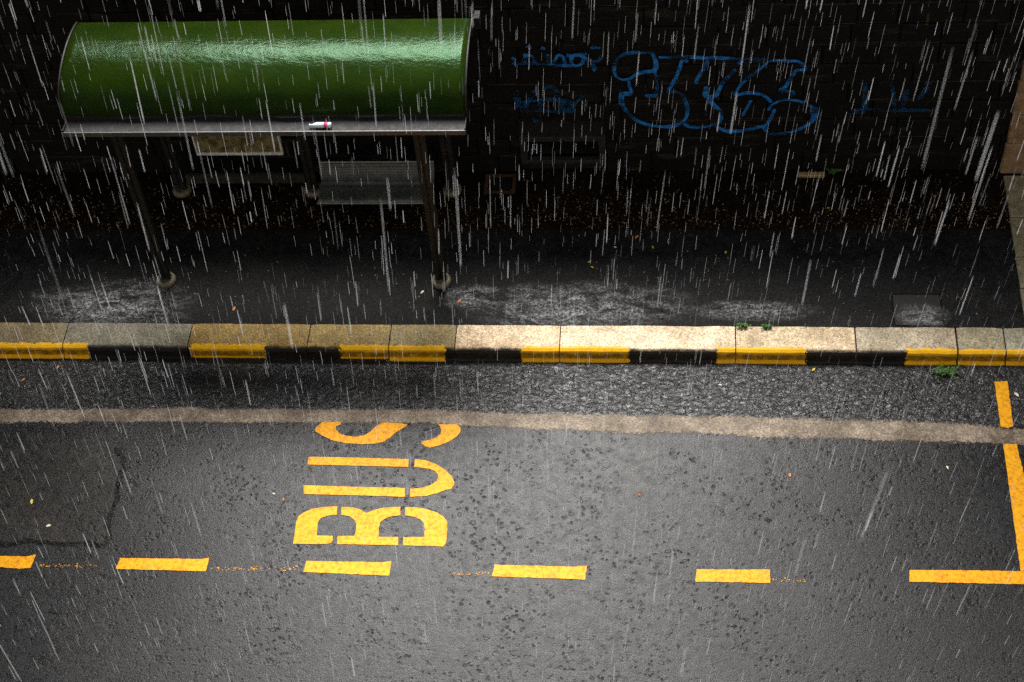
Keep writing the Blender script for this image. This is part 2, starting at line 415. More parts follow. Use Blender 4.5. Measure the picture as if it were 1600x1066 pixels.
def ribbon(bm, pts, w0, z, jit=.4, step=.05):
    P = []
    for a, b in zip(pts, pts[1:]):
        k = max(1, int((b-a).length/step))
        P += [a.lerp(b, j/k) for j in range(k)]
    P.append(pts[-1]); L, R_ = [], []
    for i, p in enumerate(P):
        t = (P[min(i+1, len(P)-1)]-P[max(i-1, 0)]).normalized(); nn = Vector((-t.y, t.x, 0))
        p = p+nn*noise.noise(p*5)*w0*.8
        ww = w0*(1+jit*noise.noise(p*14))*(.35 if i in (0, len(P)-1) else 1)*.5
        L.append(bm.verts.new((p.x+nn.x*ww, p.y+nn.y*ww, z))); R_.append(bm.verts.new((p.x-nn.x*ww, p.y-nn.y*ww, z)))
    for i in range(len(P)-1): bm.faces.new((L[i], L[i+1], R_[i+1], R_[i]))
bm = bmesh.new()
ribbon(bm, [ground(*p) for p in [(-150,846),(0,848),(60,849),(120,851),(166,852)]], .06, .004)
ribbon(bm, [ground(*p) for p in [(164,854),(168,842),(172,815),(178,790),(186,760),(190,735),(188,715),(178,700)]], .06, .0045, .9)
struct(obj('road_crack', bm, M['seam']))
bm = bmesh.new()
ribbon(bm, [ground(*p, PZ) for p in [(75,491),(120,490),(185,488),(215,492),(262,495),(285,501)]], .03, PZ+.003, .6)
ribbon(bm, [ground(*p, PZ) for p in [(265,452),(262,475),(258,493)]], .03, PZ+.0035, .6)
ribbon(bm, [ground(*p, PZ) for p in [(1034,470),(1035,490),(1036,505)]], .025, PZ+.0035, .6)
struct(obj('pavement_crack', bm, M['seam']))

bm = bmesh.new()
poly_sheet(bm, [ground(*p) for p in [(-200,690),(30,694),(90,690),(150,682),(180,700),(187,735),(176,790),(165,851),(60,847),(-200,843)]], .0015, .001, .02, .05)
struct(obj('asphalt_patch', bm, asphalt('patch_asphalt', (.0185, .0165, .015), rough=.27, spec=.10)))

# ------------------------------------------------------------------ kerb stones
prof = [(KB, -.02), (KB, PZ+.004), (.075, PZ+.006), (.045, PZ+.001), (.015, PZ-.016), (.0, PZ-.045), (-.008, .022)]
toe = [(-.04, .016), (-.045, -.02)]
notoe = [(-.010, -.02)]
KX = [ground(x, 559).x for x in (-330, -130, 101, 296, 482, 609, 712, 875, 1149, 1336, 1494, 1569, 1760, 1950)]
KC = [(.26,.20,.10), (.26,.20,.10), (.30,.27,.19), (.42,.27,.07), (.42,.29,.09), (.42,.32,.13), (.95,.71,.45), (.97,.76,.51), (.76,.58,.36), (.54,.45,.31), (.40,.34,.22), (.40,.37,.26), (.35,.3,.2)]
KL = ['kerb stone beyond the left edge of the picture', 'weathered grey brown kerb stone with yellow lip at far left edge',
      'mottled grey kerb stone painted black, left of the ochre stained stones',
      'longest ochre stained kerb stone with half yellow and half black face',
      'ochre stained kerb stone with black face and short yellow end',
      'short olive kerb stone with all yellow face in front of right shelter post',
      'pale pink kerb stone with black face left and yellow face right',
      'longest pale cream kerb stone, yellow at left and black at right, by a weed',
      'tan kerb stone with small green weed on its back edge',
      'greyish tan kerb stone beside the frothy puddle, black then yellow',
      'short olive tan kerb stone with ragged yellow lip above the gutter weed',
      'last kerb stone at right edge where the stone edging meets the kerb', 'kerb stone beyond the right edge of the picture']
for i, (a_, b_) in enumerate(zip(KX, KX[1:])):
    g = .006 if i not in (9, 10) else .011
    bm = bmesh.new(); T = notoe if i in (3, 4) else toe
    P = prof+T
    k = max(3, int((b_-a_)/.10)); rows = []
    for j in range(k+1):
        x = a_+g+(b_-a_-2*g)*j/k
        row = []
        for (y, z) in P:
            e = .006 if (j in (0, k)) else 0
            dz = .005*noise.noise(Vector((x*3, y*5, 1.3))) + .004*noise.noise(Vector((x*11, y*13, 4.3)))
            dy = .006*noise.noise(Vector((x*4, z*5, 7.3)))+.005*noise.noise(Vector((x*15, z*9, 2.3)))
            if z < 0: dz = dy = 0
            row.append(bm.verts.new((x, y+dy+(e if y < .2 else 0), z+dz-(e if z > .1 else 0))))
        rows.append(row)
    m_ = len(P)
    for A, B in zip(rows, rows[1:]):
        for q in range(m_): bm.faces.new((A[q], A[(q+1)%m_], B[(q+1)%m_], B[q]))
    bm.faces.new(rows[0][::-1]); bm.faces.new(rows[-1])
    o = obj('kerb_stone', bm, M['kerb'])
    o.color = (*KC[i], 1)
    tag(o, KL[i], 'kerb stone', 'kerb stones along the bus bay')
bm = bmesh.new(); extrude_x(bm, [(KB, -.02), (KB, PZ+.004), (.04, PZ), (0, .1), (0, -.02)], -80, KX[0]-.01)
extrude_x(bm, [(KB, -.02), (KB, PZ+.004), (.04, PZ), (0, .1), (0, -.02)], KX[-1]+.01, 80); struct(obj('kerb', bm, M['slab']))

# ------------------------------------------------------------------ road markings
def c1(p): return [(400+x/4, 500+y/4) for x, y in p]
def c2(p): return [(400+x/4, 720+y/4) for x, y in p]
S1 = c1([(415,640),(535,640),(530,655),(500,665),(500,685),(520,710),(560,725),(620,732),(680,722),(715,700),(745,670),(790,642),(850,645),(890,645),(945,655),(935,668),(880,700),(840,735),(800,762),(740,775),(660,778),(560,772),(470,752),(410,722),(375,700),(368,685),(385,665)])
S2 = c1([(1140,655),(1260,655),(1278,675),(1280,695),(1260,725),(1210,760),(1150,785),(1085,800),(1060,792),(1035,775),(1035,762),(1090,750),(1130,735),(1155,715),(1160,690),(1150,668)])
U1 = c1([(330,857),(600,862),(955,872),(952,920),(600,912),(323,905)])
U2 = c1([(992,872),(1060,880),(1130,905),(1190,945),(1228,985),(1240,1015)])+c2([(1240,150),(1225,160),(1190,182),(1130,205),(1060,222),(962,227),(965,178),(1040,170),(1100,150),(1132,125),(1140,95),(1128,75),(1090,53),(1040,46),(990,40)])
U2 = c1([(992,872),(1060,880),(1130,905),(1190,945),(1228,985),(1240,1015),(1236,1035),(1220,1058)])+c2([(1190,182),(1130,205),(1060,222),(962,227),(965,178),(1040,170),(1100,150),(1132,125),(1141,100),(1136,85),(1120,68),(1090,54),(1040,46),(990,40)])
U3 = c2([(298,155),(600,165),(932,172),(930,227),(600,217),(300,210)])
B1 = c2([(232,520),(245,440),(252,385),(265,350),(300,325),(350,303),(430,290),(508,286),(505,338),(450,345),(405,360),(387,385),(383,425),(380,470),(480,470),(480,500),(470,515),(445,522),(340,522)])
B2 = c2([(535,290),(600,292),(650,305),(690,330),(730,312),(800,295),(903,290),(902,343),(850,348),(800,365),(778,385),(768,420),(765,477),(890,478),(888,530),(508,522),(510,472),(615,472),(625,440),(628,395),(615,370),(585,348),(533,340)])
B3 = c2([(935,292),(990,293),(1060,302),(1130,325),(1170,350),(1195,385),(1195,430),(1190,500),(1185,520),(1170,537),(918,530),(922,480),(1050,478),(1055,430),(1050,390),(1030,370),(990,352),(932,343)])
bus = empty('road_lettering', ground(590, 760))
tag(bus, 'yellow stencilled word BUS painted on the wet asphalt', 'road marking')
for nm, parts in (('letter_b', (B1, B2, B3)), ('letter_u', (U1, U2, U3)), ('letter_s', (S1, S2))):
    bm = bmesh.new()
    for p in parts: poly_sheet(bm, [ground(*q)-bus.location for q in p], .004, .0015, .004, .03)
    obj('letter', bm, M['paint'], bus)
def marking(name, pts, label, group=None):
    bm = bmesh.new(); poly_sheet(bm, [ground(*q) for q in pts], .004, .0015, .006, .03)
    tag(obj(name, bm, M['paint']), label, 'road marking', group)
G = 'yellow dashes along the outer edge of the bus bay'
marking('yellow_dash', [(-105,868),(44,870),(56,867),(48,888),(30,889),(0,886.5),(-108,884)], 'yellow dash cut by the left edge of the photo', G)
marking('yellow_dash', [(188,872.5),(315,874),(327,872),(322,893),(181,889.5)], 'yellow dash just right of the road crack corner', G)
marking('yellow_dash', [(479,877),(600,879),(611.5,877.5),(608,900),(474,894)], 'yellow dash right under the letter B of BUS', G)
marking('yellow_dash', [(773,883),(805,884),(900,886),(917,884),(914,906),(769,901)], 'longest free standing yellow dash, right of the BUS lettering', G)
marking('yellow_dash', [(1089,890),(1203,890.5),(1203,911.5),(1086,909)], 'short yellow dash left of the yellow corner line', G)
marking('yellow_corner_line', [(1421,891),(1500,891.5),(1594.5,893),(1567.5,694.5),(1588,694.5),(1600,742),(1622,893),(1626,914),(1421,909.5)], 'yellow L shaped corner line closing the right end of the bus bay')
marking('yellow_bar', [(1553.5,597),(1574,596),(1583,667),(1575,669),(1563.5,667)], 'short yellow bar between kerb and pale band at right edge')
bm = bmesh.new()
for x0, x1, yy in ((60, 165, 884.5), (330, 470, 889), (700, 765, 897), (1205, 1260, 907)):
    for k in range(int((x1-x0)*.4)):
        p = ground(random.uniform(x0, x1), yy+random.gauss(0, 1.6)); r_ = random.uniform(.004, .011)
        a_ = random.random()*6; vs = [bm.verts.new((p.x+r_*math.cos(a_+q*2.1), p.y+r_*math.sin(a_+q*2.1), .005)) for q in range(3)]
        bm.faces.new(vs)
tag(obj('paint_specks', bm, M['paint']), 'faint broken line of yellow paint specks between the dashes', 'paint specks', kind='stuff')

# ------------------------------------------------------------------ puddle froth on the pavement
def puddle(cx, cy, rx, ry, z, ang=0):
    bm = bmesh.new(); lay = bm.verts.layers.float.new('rim')
    c = ground(cx, cy, z); ex = (ground(cx+rx, cy, z)-c).length; ey = (ground(cx, cy-ry, z)-c).length
    rings = 7; n_ = 40; prev = None
    ctr = bm.verts.new((c.x, c.y, z+.004)); ctr[lay] = 1.
    for k in range(1, rings+1):
        t = k/rings; cur = []
        for i in range(n_):
            a_ = 2*PI*i/n_; rr = t*(1+.22*noise.noise(Vector((math.cos(a_)*1.7+cx, math.sin(a_)*1.7, cy))))
            v = bm.verts.new((c.x+math.cos(a_)*ex*rr, c.y+math.sin(a_)*ey*rr, z+.004)); v[lay] = 1-t**2; cur.append(v)
        for i in range(n_):
            if prev is None: bm.faces.new((ctr, cur[i], cur[(i+1)%n_]))
            else: bm.faces.new((prev[i], cur[i], cur[(i+1)%n_], prev[(i+1)%n_]))
        prev = cur
    return struct(obj('water', bm, M['froth']))
puddle(900, 478, 190, 42, PZ); puddle(175, 478, 140, 42, PZ); puddle(1440, 494, 48, 20, PZ)
puddle(740, 466, 55, 24, PZ); puddle(1180, 486, 120, 18, PZ)

# ------------------------------------------------------------------ stone wall
WY, WT = 2.84, 3.04
wall = empty('stone_wall', (-2, WY, 0)); tag(wall, 'tall dark coursed stone wall with blue graffiti behind the bus shelter', 'wall')
v0, v1, vz0, vz1 = -1.83, -.965, .36, .67
bm = bmesh.new()
for a_, b_ in (((-40, WY+.05, -.02), (v0, WY+.45, WT-.1)), ((v1, WY+.05, -.02), (40, WY+.45, WT-.1)), ((v0, WY+.05, -.02), (v1, WY+.45, vz0)), ((v0, WY+.05, vz1), (v1, WY+.45, WT-.1))):
    box(bm, [q for q in a_], [q for q in b_])
obj('mortar_core', bm, M['mortar'], wall).matrix_parent_inverse = Matrix.Translation(-wall.location)
rw = random.Random(3); bm = bmesh.new(); CH = .287
z = PZ-.02; row = 0
while z < WT-.12:
    x = -16-rw.random()*.5
    while x < 12:
        L = rw.uniform(.38, .95); zt = min(z+CH-.012, WT-.08)
        d = rw.uniform(-.018, .018)
        x0, x1 = x, x+L-.012
        if not (x1 > v0-.09 and x0 < v1+.09 and zt > vz0-.04 and z < vz1+.04):
            box(bm, (x0, WY+d, z), (x1, WY+.09, zt), .012)
        else:
            for (p, q) in ((x0, min(x1, v0-.095)), (max(x0, v1+.095), x1)):
                if q-p > .04: box(bm, (p, WY+d, z), (q, WY+.09, zt), .012)
        x += L
    z += CH; row += 1
obj('stone_facing', bm, M['wall'], wall).matrix_parent_inverse = Matrix.Translation(-wall.location)
bm = bmesh.new(); box(bm, (-40, WY-.05, WT-.08), (40, WY+.5, WT), .015)
obj('coping', bm, M['wall'], wall).matrix_parent_inverse = Matrix.Translation(-wall.location)
bm = bmesh.new()
box(bm, (v0-.09, WY-.025, vz1), (v1+.09, WY+.1, vz1+.075), .008); box(bm, (v0-.09, WY-.03, vz0-.06), (v1+.09, WY+.1, vz0), .008)
box(bm, (v0-.09, WY-.02, vz0+.002), (v0, WY+.1, vz1-.002), .008); box(bm, (v1, WY-.02, vz0+.002), (v1+.09, WY+.1, vz1-.002), .008)
vf = obj('vent_frame', bm, plain('vent_stone', (.02, .015, .01), .8), wall); vf.matrix_parent_inverse = Matrix.Translation(-wall.location)
bm = bmesh.new(); box(bm, (v0, WY+.40, vz0), (v1, WY+.42, vz1))
vb = obj('vent_back', bm, M['hole'], wall); vb.matrix_parent_inverse = Matrix.Translation(-wall.location)

# graffiti strokes
def g3(p): return [(800+x/4, y/4) for x, y in p]
def g4(p): return [(1200+x/4, y/4) for x, y in p]
main = [
 g3([(905,600),(830,600)]),
 g3([(890,330),(800,328),(720,335),(670,360),(645,395),(640,450),(660,485),(700,498),(740,490),(780,465),(830,450),(890,440),(900,400),(885,350),(868,328)]),
 g3([(890,440),(905,500),(905,570),(895,600)]),
 g3([(730,490),(735,540),(750,580)]),
 g3([(750,588),(690,590),(685,640),(710,690),(760,740),(820,770),(900,790),(1000,790),(1060,765),(1090,730),(1095,680),(1082,625),(1060,590),(1020,575),(975,575),(1005,520),(1030,470),(1050,420),(1065,360)]),
 g3([(915,358),(1000,358),(1080,352),(1180,360),(1260,360),(1330,365),(1440,370),(1560,374)])+g4([(0,378),(60,378),(130,382),(190,385),(235,430),(180,440),(140,490),(110,540),(75,570),(150,570),(160,592),(130,600)]),
 g3([(1225,375),(1190,440),(1160,490),(1150,525)]), g3([(1075,372),(1100,385)]),
 g3([(1400,430),(1350,480),(1310,530),(1270,597),(1210,600),(1215,540)]),
 g3([(1440,372),(1420,402)]),
 g3([(1600,385),(1550,430),(1470,490),(1430,530),(1395,592),(1460,580),(1530,582),(1590,605)])+g4([(20,640)]),
 g3([(1240,620),(1255,650),(1300,690),(1310,730),(1290,770),(1240,785),(1180,795),(1110,790),(1075,768)]),
 g3([(1270,785),(1330,815),(1400,820),(1480,810),(1560,790)])+g4([(0,830),(70,835),(140,825),(220,795),(280,755),(310,710),(300,680),(250,655),(190,630),(110,620),(50,640),(20,660),(0,690)]),
 g3([(1495,625),(1465,680),(1440,725)]),
 g4([(-40,800),(0,765),(25,720),(42,680)]), g4([(270,680),(285,720),(270,760)])]
small = [g3([(70,345),(120,350),(150,395),(180,402)]), g3([(90,345),(75,395)]), g3([(220,340),(235,400),(270,375),(290,345),(320,360),(335,402)]),
 g3([(340,345),(380,348),(430,340),(470,330)]), g3([(367,375),(380,350),(405,342),(435,352),(445,378),(430,402),(400,410),(375,400),(367,375)]),
 g3([(440,350),(480,378),(540,380),(558,345)]), g3([(0,358),(22,382)]), g3([(0,400),(60,396),(150,398),(300,408),(420,410)]), g3([(490,300),(520,296),(550,302)]), g3([(88,290),(122,300)]), g3([(180,298),(206,305)]), g3([(495,400),(520,425),(505,440)])]
old = [g3([(40,700),(160,690),(280,698),(400,692)]), g3([(20,560),(60,690),(150,560),(180,680)]), g3([(190,560),(260,550),(330,690),(400,640),(445,600)]), g3([(130,740),(160,770)]), g3([(60,640),(250,620),(400,650)]),
 g4([(555,518),(605,520),(600,690),(545,695)]), g4([(700,520),(760,516),(785,600),(790,725)]), g4([(505,720),(560,688),(780,688),(1020,690)]), g4([(940,620),(985,560),(1005,510)]), g4([(870,560),(835,690)])]
def strokes(name, S_, m, w0, label):
    bm = bmesh.new()
    for k, st in enumerate(S_):
        P0 = [upright(x, y, WY-.0225) for x, y in st]; P = []
        for i in range(len(P0)-1):                     # Catmull-Rom
            a_, b_, c_, d_ = P0[max(i-1,0)], P0[i], P0[i+1], P0[min(i+2,len(P0)-1)]
            for j in range(5):
                t = j/5; P.append(.5*((2*b_)+(c_-a_)*t+(2*a_-5*b_+4*c_-d_)*t*t+(3*b_-a_-3*c_+d_)*t**3))
        P.append(P0[-1]); L, R_ = [], []
        for i, p in enumerate(P):
            t = (P[min(i+1,len(P)-1)]-P[max(i-1,0)]).normalized(); nn = Vector((-t.z, 0, t.x))
            ww = w0*(1+.6*noise.noise(p*4+Vector((k,0,0))))*.5
            if i in (0, len(P)-1): ww *= .6
            yy = WY-.0225-.0004*k
            L.append(bm.verts.new((p.x+nn.x*ww, yy, p.z+nn.z*ww))); R_.append(bm.verts.new((p.x-nn.x*ww, yy, p.z-nn.z*ww)))
        for i in range(len(P)-1): bm.faces.new((L[i], L[i+1], R_[i+1], R_[i]))
    tag(obj(name, bm, m), label, 'graffiti')
strokes('graffiti', main, M['spray'], .046, 'large bright blue bubble letter graffiti on the dark stone wall')
strokes('graffiti', small, M['spray'], .045, 'small blue scrawled tag just right of the shelter roof')
strokes('graffiti', old[:5], M['spray_old'], .06, 'faded teal scribble under the small blue tag')
strokes('graffiti', old[5:], M['spray_old'], .06, 'faded dark blue scribble on wall towards the stone pier')

# pier at the right and stone edging that runs to the kerb
bm = bmesh.new(); x0 = 3.83
zz = PZ-.02
for k, h in enumerate((.5, .46, .52, .48, .5, .5)):
    box(bm, (x0+.01*(k % 2), WY-.06, zz), (x0+1.1, WY+.4, zz+h-.008), .015); zz += h
tag(obj('stone_pier', bm, M['pier']), 'brown stone pier lit at the right end of the wall', 'pier')
ys = [KB+.012, .95, 1.43, 2.05, 2.74]
LB = ['olive stone edging slab touching the kerb at right edge', 'olive stone edging slab second from the kerb at right edge', 'olive stone edging slab third from the kerb at right edge', 'olive stone edging slab against the foot of the stone pier']
for k in range(4):
    bm = bmesh.new(); box(bm, (3.84+.006*k, ys[k], PZ-.03), (4.5, ys[k+1]-.012, PZ+.022), .01)
    tag(obj('edging_slab', bm, M['slab']), LB[k], 'edging stone', 'stone edging slabs at the right')
bm = bmesh.new(); p0 = ground(1246, 268, PZ); p1 = ground(1288, 265, PZ)
box(bm, (p0.x, WY-.13, PZ), (p1.x, WY-.06, PZ+.045), .01)
tag(obj('broken_stone', bm, plain('pale_broken_stone', (.3, .21, .09), .6)), 'pale broken stone lying at the foot of the wall', 'stone')

# drain frame in the pavement
c = ground(782, 283, PZ)
dr = empty('drain_cover', (c.x, 2.62, PZ)); tag(dr, 'square drain opening with rusty frame right of the shelter', 'drain')
bm = bmesh.new()
for a_, b_ in (((-.19,-.16,0),(.19,-.12,.012)), ((-.19,.12,0),(.19,.16,.012)), ((-.19,-.119,0),(-.15,.119,.012)), ((.15,-.119,0),(.19,.119,.012))): box(bm, a_, b_)
obj('frame', bm, M['rust'], dr)
bm = bmesh.new()
for k in range(9): box(bm, (-.148+k*.033, -.118, .001), (-.148+k*.033+.016, .118, .008))
obj('grate', bm, M['dark'], dr)
# iron cover by the kerb
c0, c1_, c2_ = ground(1398, 511, PZ), ground(1475, 511, PZ), ground(1474, 459, PZ)
cv = empty('utility_cover', ((c0.x+c1_.x)/2, (c1_.y+c2_.y)/2, PZ)); tag(cv, 'rectangular sunken utility cover with dark seams near the kerb', 'cover')
hx, hy = (c1_.x-c0.x)/2, (c2_.y-c1_.y)/2-.01
bm = bmesh.new(); box(bm, (-hx+.012, -hy+.012, -.02), (hx-.012, hy-.012, .0035)); obj('lid', bm, plain('cover_lid', (.02,.019,.018), .6, 0, .5, 20, .5, .2), cv)
bm = bmesh.new()
for a_, b_ in (((-hx-.01,-hy-.01),(hx+.01,-hy+.01)), ((-hx-.01,hy-.01),(hx+.01,hy+.01)), ((-hx-.01,-hy+.0101),(-hx+.01,hy-.0101)), ((hx-.01,-hy+.0101),(hx+.01,hy-.0101))):
    box(bm, (*a_, -.02), (*b_, .003))
obj('frame', bm, M['seam'], cv)

# ------------------------------------------------------------------ bus shelter
XL, XR = -6.60, -2.235
sh = empty('bus_shelter', ((XL+XR)/2, 1.7, PZ)); tag(sh, 'bus shelter with glossy green barrel roof, grey gutter and twin posts', 'bus shelter')
SI = Matrix.Translation(-sh.location)
def part(name, bm, m, parent=None, smooth=False):
    o = obj(name, bm, m, parent or sh, smooth)
    o.matrix_parent_inverse = SI if parent is None else Matrix.Identity(4)
    return o
arc = [(1.115,2.722),(1.128,2.82),(1.165,2.91),(1.225,2.985),(1.31,3.045),(1.42,3.093),(1.55,3.13),(1.70,3.152),(1.86,3.158),(2.02,3.145),(2.14,3.125),(2.22,3.105)]
def smooth_curve(P, k):
    o = []
    for i in range(len(P)-1):
        a_, b_, c_, d_ = [Vector((*q, 0)) for q in (P[max(i-1,0)], P[i], P[i+1], P[min(i+2,len(P)-1)])]
        for j in range(k):
            t = j/k; v = .5*((2*b_)+(c_-a_)*t+(2*a_-5*b_+4*c_-d_)*t*t+(3*b_-a_-3*c_+d_)*t**3); o.append((v.x, v.y))
    o.append(P[-1]); return o
A = smooth_curve(arc, 4)
bm = bmesh.new()
inner = [(y+.004, z-.006) for y, z in A]
nx = 60; rows = []
for k in range(nx+1):
    x = XL+(XR-XL)*k/nx
    def wob(y, z): return .004*noise.noise(Vector((x*.9, y*2, z*2)))+.0015*noise.noise(Vector((x*4, y*6, 3)))
    rows.append([bm.verts.new((x, y, z+wob(y, z))) for y, z in A]+[bm.verts.new((x, y, z+wob(y, z))) for y, z in reversed(inner)])
m_ = len(rows[0])
for P, Q in zip(rows, rows[1:]):
    for i in range(m_): bm.faces.new((P[i], P[(i+1)%m_], Q[(i+1)%m_], Q[i]))
bm.faces.new(rows[0][::-1]); bm.faces.new(rows[-1])
part('canopy', bm, M['canopy'], smooth=True)
for x in (XL, XR):                                     # end ribs
    bm = bmesh.new(); s_ = 1 if x == XR else -1
    for (p, q) in zip(A, A[1:]):
        tube(bm, (x+.012*s_, *p), (x+.012*s_, *q), .013, 6)
    part('end_rib', bm, M['dark'])
bm = bmesh.new(); gz = 2.70
box(bm, (XL+.03, .905, gz-.012), (XR+.01, 1.13, gz)); box(bm, (XL+.03, 1.131, gz-.012), (XR+.01, 1.145, gz+.05))
box(bm, (XL+.03, .905, gz+.0005), (XL+.04, 1.13, gz+.03)); box(bm, (XR, .905, gz+.0005), (XR+.01, 1.13, gz+.03))
gt = part('gutter', bm, M['gutter'])
bm = bmesh.new(); box(bm, (XL+.02, .888, gz-.05), (XR+.015, .904, gz+.012), .003)
part('gutter_lip', bm, M['alu'])
bm = bmesh.new(); k = 0
x = XL+.05
while x < XR-.02:                                      # dark ragged bead where the sheet meets the gutter
    h = .04+.03*max(0, noise.noise(Vector((x*1.7, 0, 0)))+.3)
    box(bm, (x, 1.095-.03*max(0, .4+noise.noise(Vector((x*2.3, 5, 0)))), gz+.001), (x+.03, 1.118, gz+h)); x += .0301
part('bead_line', bm, M['bead'])
bm = bmesh.new(); box(bm, (XL+.1, .95, gz-.10), (XR-.1, 1.09, gz-.0125)); box(bm, (XL+.02, 2.08, 2.97), (XR+.02, 2.17, 3.06))
part('beam', bm, M['dark'])
bm = bmesh.new(); box(bm, (XR+.03, 2.19, 2.98), (XR+.09, 2.32, 3.125)); part('beam_end_bracket', bm, M['bead'])
def post(x, y, ztop, m=M['post']):
    bm = bmesh.new()
    for dx in (-.036, .036): box(bm, (x+dx-.029, y-.03, PZ+.06), (x+dx+.029, y+.03, ztop), .008)
    box(bm, (x-.008, y-.01, PZ+.06), (x+.008, y+.01, ztop))
    p = part('post', bm, m)
    bm = bmesh.new(); lathe(bm, [(.118, 0), (.118, .035), (.108, .055), (.080, .068), (.078, .05)], (x-sh.location.x, y-sh.location.y, 0))
    f_ = obj('foot', bm, M['foot'], p, True)
    f_.matrix_parent_inverse = p.matrix_parent_inverse.inverted() @ Matrix.Identity(4)
    f_.location = (0, 0, 0)
    return p
XP = (-6.045, -2.752)
for x in XP: post(x, 1.03, gz-.101)
for x in (-6.137, -4.475, -2.755):
    post(x, 2.51, 2.72, M['grey_metal'])
    bm = bmesh.new(); box(bm, (x-.03, 2.09, 2.721), (x+.03, 2.54, 2.77)); box(bm, (x-.03, 2.09, 2.771), (x+.03, 2.15, 2.969)); part('bracket', bm, M['dark'])
# information board between the rear posts
bX0, bX1 = -5.79, -4.73
bm = bmesh.new(); box(bm, (bX0+.02, 2.452, .88), (bX1-.02, 2.48, 1.95)); bd = part('information_board', bm, M['board'])
bm = bmesh.new(); box(bm, (bX0, 2.437, .84), (bX1, 2.49, .879), .004); box(bm, (bX0, 2.437, 1.951), (bX1, 2.49, 1.99), .004)
for x in (bX0, bX1-.02): box(bm, (x, 2.44, .88), (x+.02, 2.488, 1.95))
o = obj('frame', bm, plain('white_frame', (.75, .74, .7), .5), bd); o.matrix_parent_inverse = Matrix.Identity(4)
bm = bmesh.new()
for z in (1.0, 1.8): box(bm, (-6.07, 2.491, z), (-4.54, 2.53, z+.05))
part('board_rail', bm, M['dark'])
bm = bmesh.new(); box(bm, (-6.04, 2.49, .31), (-4.55, 2.53, .45)); part('kick_rail', bm, plain('dull_rail', (.045, .04, .032), .5, .2))
# bench: a dished sheet of perforated steel
sx0, sx1 = -4.27, -2.90
sp = [(1.885,.575),(1.90,.605),(1.97,.612),(2.08,.610),(2.18,.625),(2.26,.67),(2.32,.745),(2.35,.80)]
SP = smooth_curve(sp, 3)
bm = bmesh.new()
extrude_x(bm, SP+[(y+.006, z-.004) for y, z in reversed(SP)], sx0, sx1, 4)
st = part('seat', bm, M['seat'])
bm = bmesh.new(); tube(bm, (sx0-.01, 1.888, .583), (sx1+.01, 1.888, .583), .014, 8); tube(bm, (sx0, 2.353, .805), (sx1, 2.353, .805), .012, 8)
o = obj('seat_edge', bm, M['grey_rim'], st); o.matrix_parent_inverse = Matrix.Identity(4)
for x in (sx0+.15, sx1-.2):
    bm = bmesh.new(); box(bm, (x-.02, 2.0, .56), (x+.02, 2.5, .60)); box(bm, (x-.02, 2.46, PZ), (x+.02, 2.5, .559))
    part('seat_bracket', bm, M['dark'])
bm = bmesh.new(); box(bm, (-4.42, 2.49, .50), (-2.80, 2.53, .60)); part('seat_rail', bm, M['dark'])

# bottle in the gutter
p0 = upright(485, 201, .98); p1 = upright(519, 199, .98)
L = (p1-p0).length; yb, zb = .965, gz+.034
bt = empty('plastic_bottle', (p0.x, yb, zb)); tag(bt, 'clear plastic bottle with pink label lying in the shelter gutter', 'bottle')
n = N('clear_plastic'); n.bsdf((.75, .85, .92), .12, n.bump(n.noise(60, 2), .3, .004)); mt = n.done()
bm = bmesh.new(); lathe(bm, [(.010, .012), (.011, .03), (.02, .05), (.03, .075), (.031, .12), (.030, L-.075)], (0,0,0), 'x', 16)
lathe(bm, [(.031, L-.038), (.031, L-.01), (.024, L)], (0,0,0), 'x', 16); obj('body', bm, mt, bt, True)
bm = bmesh.new(); lathe(bm, [(.0315, L-.0745), (.0315, L-.0385)], (0,0,0), 'x', 16); obj('label', bm, plain('pink_label', (.75, .03, .16), .4), bt, True)
bm = bmesh.new(); lathe(bm, [(.015, 0), (.015, .0115)], (0,0,0), 'x', 12); obj('cap', bm, plain('white_cap', (.8,.8,.8), .4), bt)

# ------------------------------------------------------------------ weeds and fallen leaves
def leafquad(bm, p, r, az, tilt, asp=.5):
    d = Vector((math.cos(az)*math.cos(tilt), math.sin(az)*math.cos(tilt), math.sin(tilt))); s_ = Vector((-math.sin(az), math.cos(az), 0))
    P = [p, p+d*r*.5+s_*r*asp*.5+Vector((0,0,r*.08)), p+d*r, p+d*r*.5-s_*r*asp*.5+Vector((0,0,r*.08))]
    bm.faces.new([bm.verts.new(q) for q in P])
def weed(px, py, z, rx, ry, n_, h, label):
    c = ground(px, py, z); R_ = random.Random(px); bm = bmesh.new()
    o_ = empty('weed', c); tag(o_, label, 'weed', 'weeds rooted along the street')
    bs = bmesh.new()
    for k in range(n_):
        p = Vector((R_.gauss(0, rx*.45), R_.gauss(0, ry*.45), R_.uniform(.005, h)))
        tube(bs, (p.x*.3, p.y*.3, 0), p, .0015, 3)
        for q in range(3): leafquad(bm, p, R_.uniform(.018, .04), R_.random()*6.28, R_.uniform(-.3, .9), .6)
    obj('leaves', bm, M['leaf_g'], o_); obj('stems', bs, M['leaf_g'], o_)
weed(1160, 511, PZ, .07, .03, 36, .045, 'small green weed tuft at the kerb joint left of another tuft')
weed(1199, 513, PZ, .06, .03, 30, .045, 'small green weed tuft on the back edge of the tan kerb stone')
weed(1478, 583, 0, .16, .09, 50, .07, 'loose green weed sprawling in the gutter below the short yellow kerb stone')
weed(1302, 270, PZ, .12, .03, 30, .05, 'dim green weed at the wall foot beside the broken stone')
weed(996, 266, PZ, .05, .03, 12, .05, 'tiny green weed at the wall foot below the graffiti')
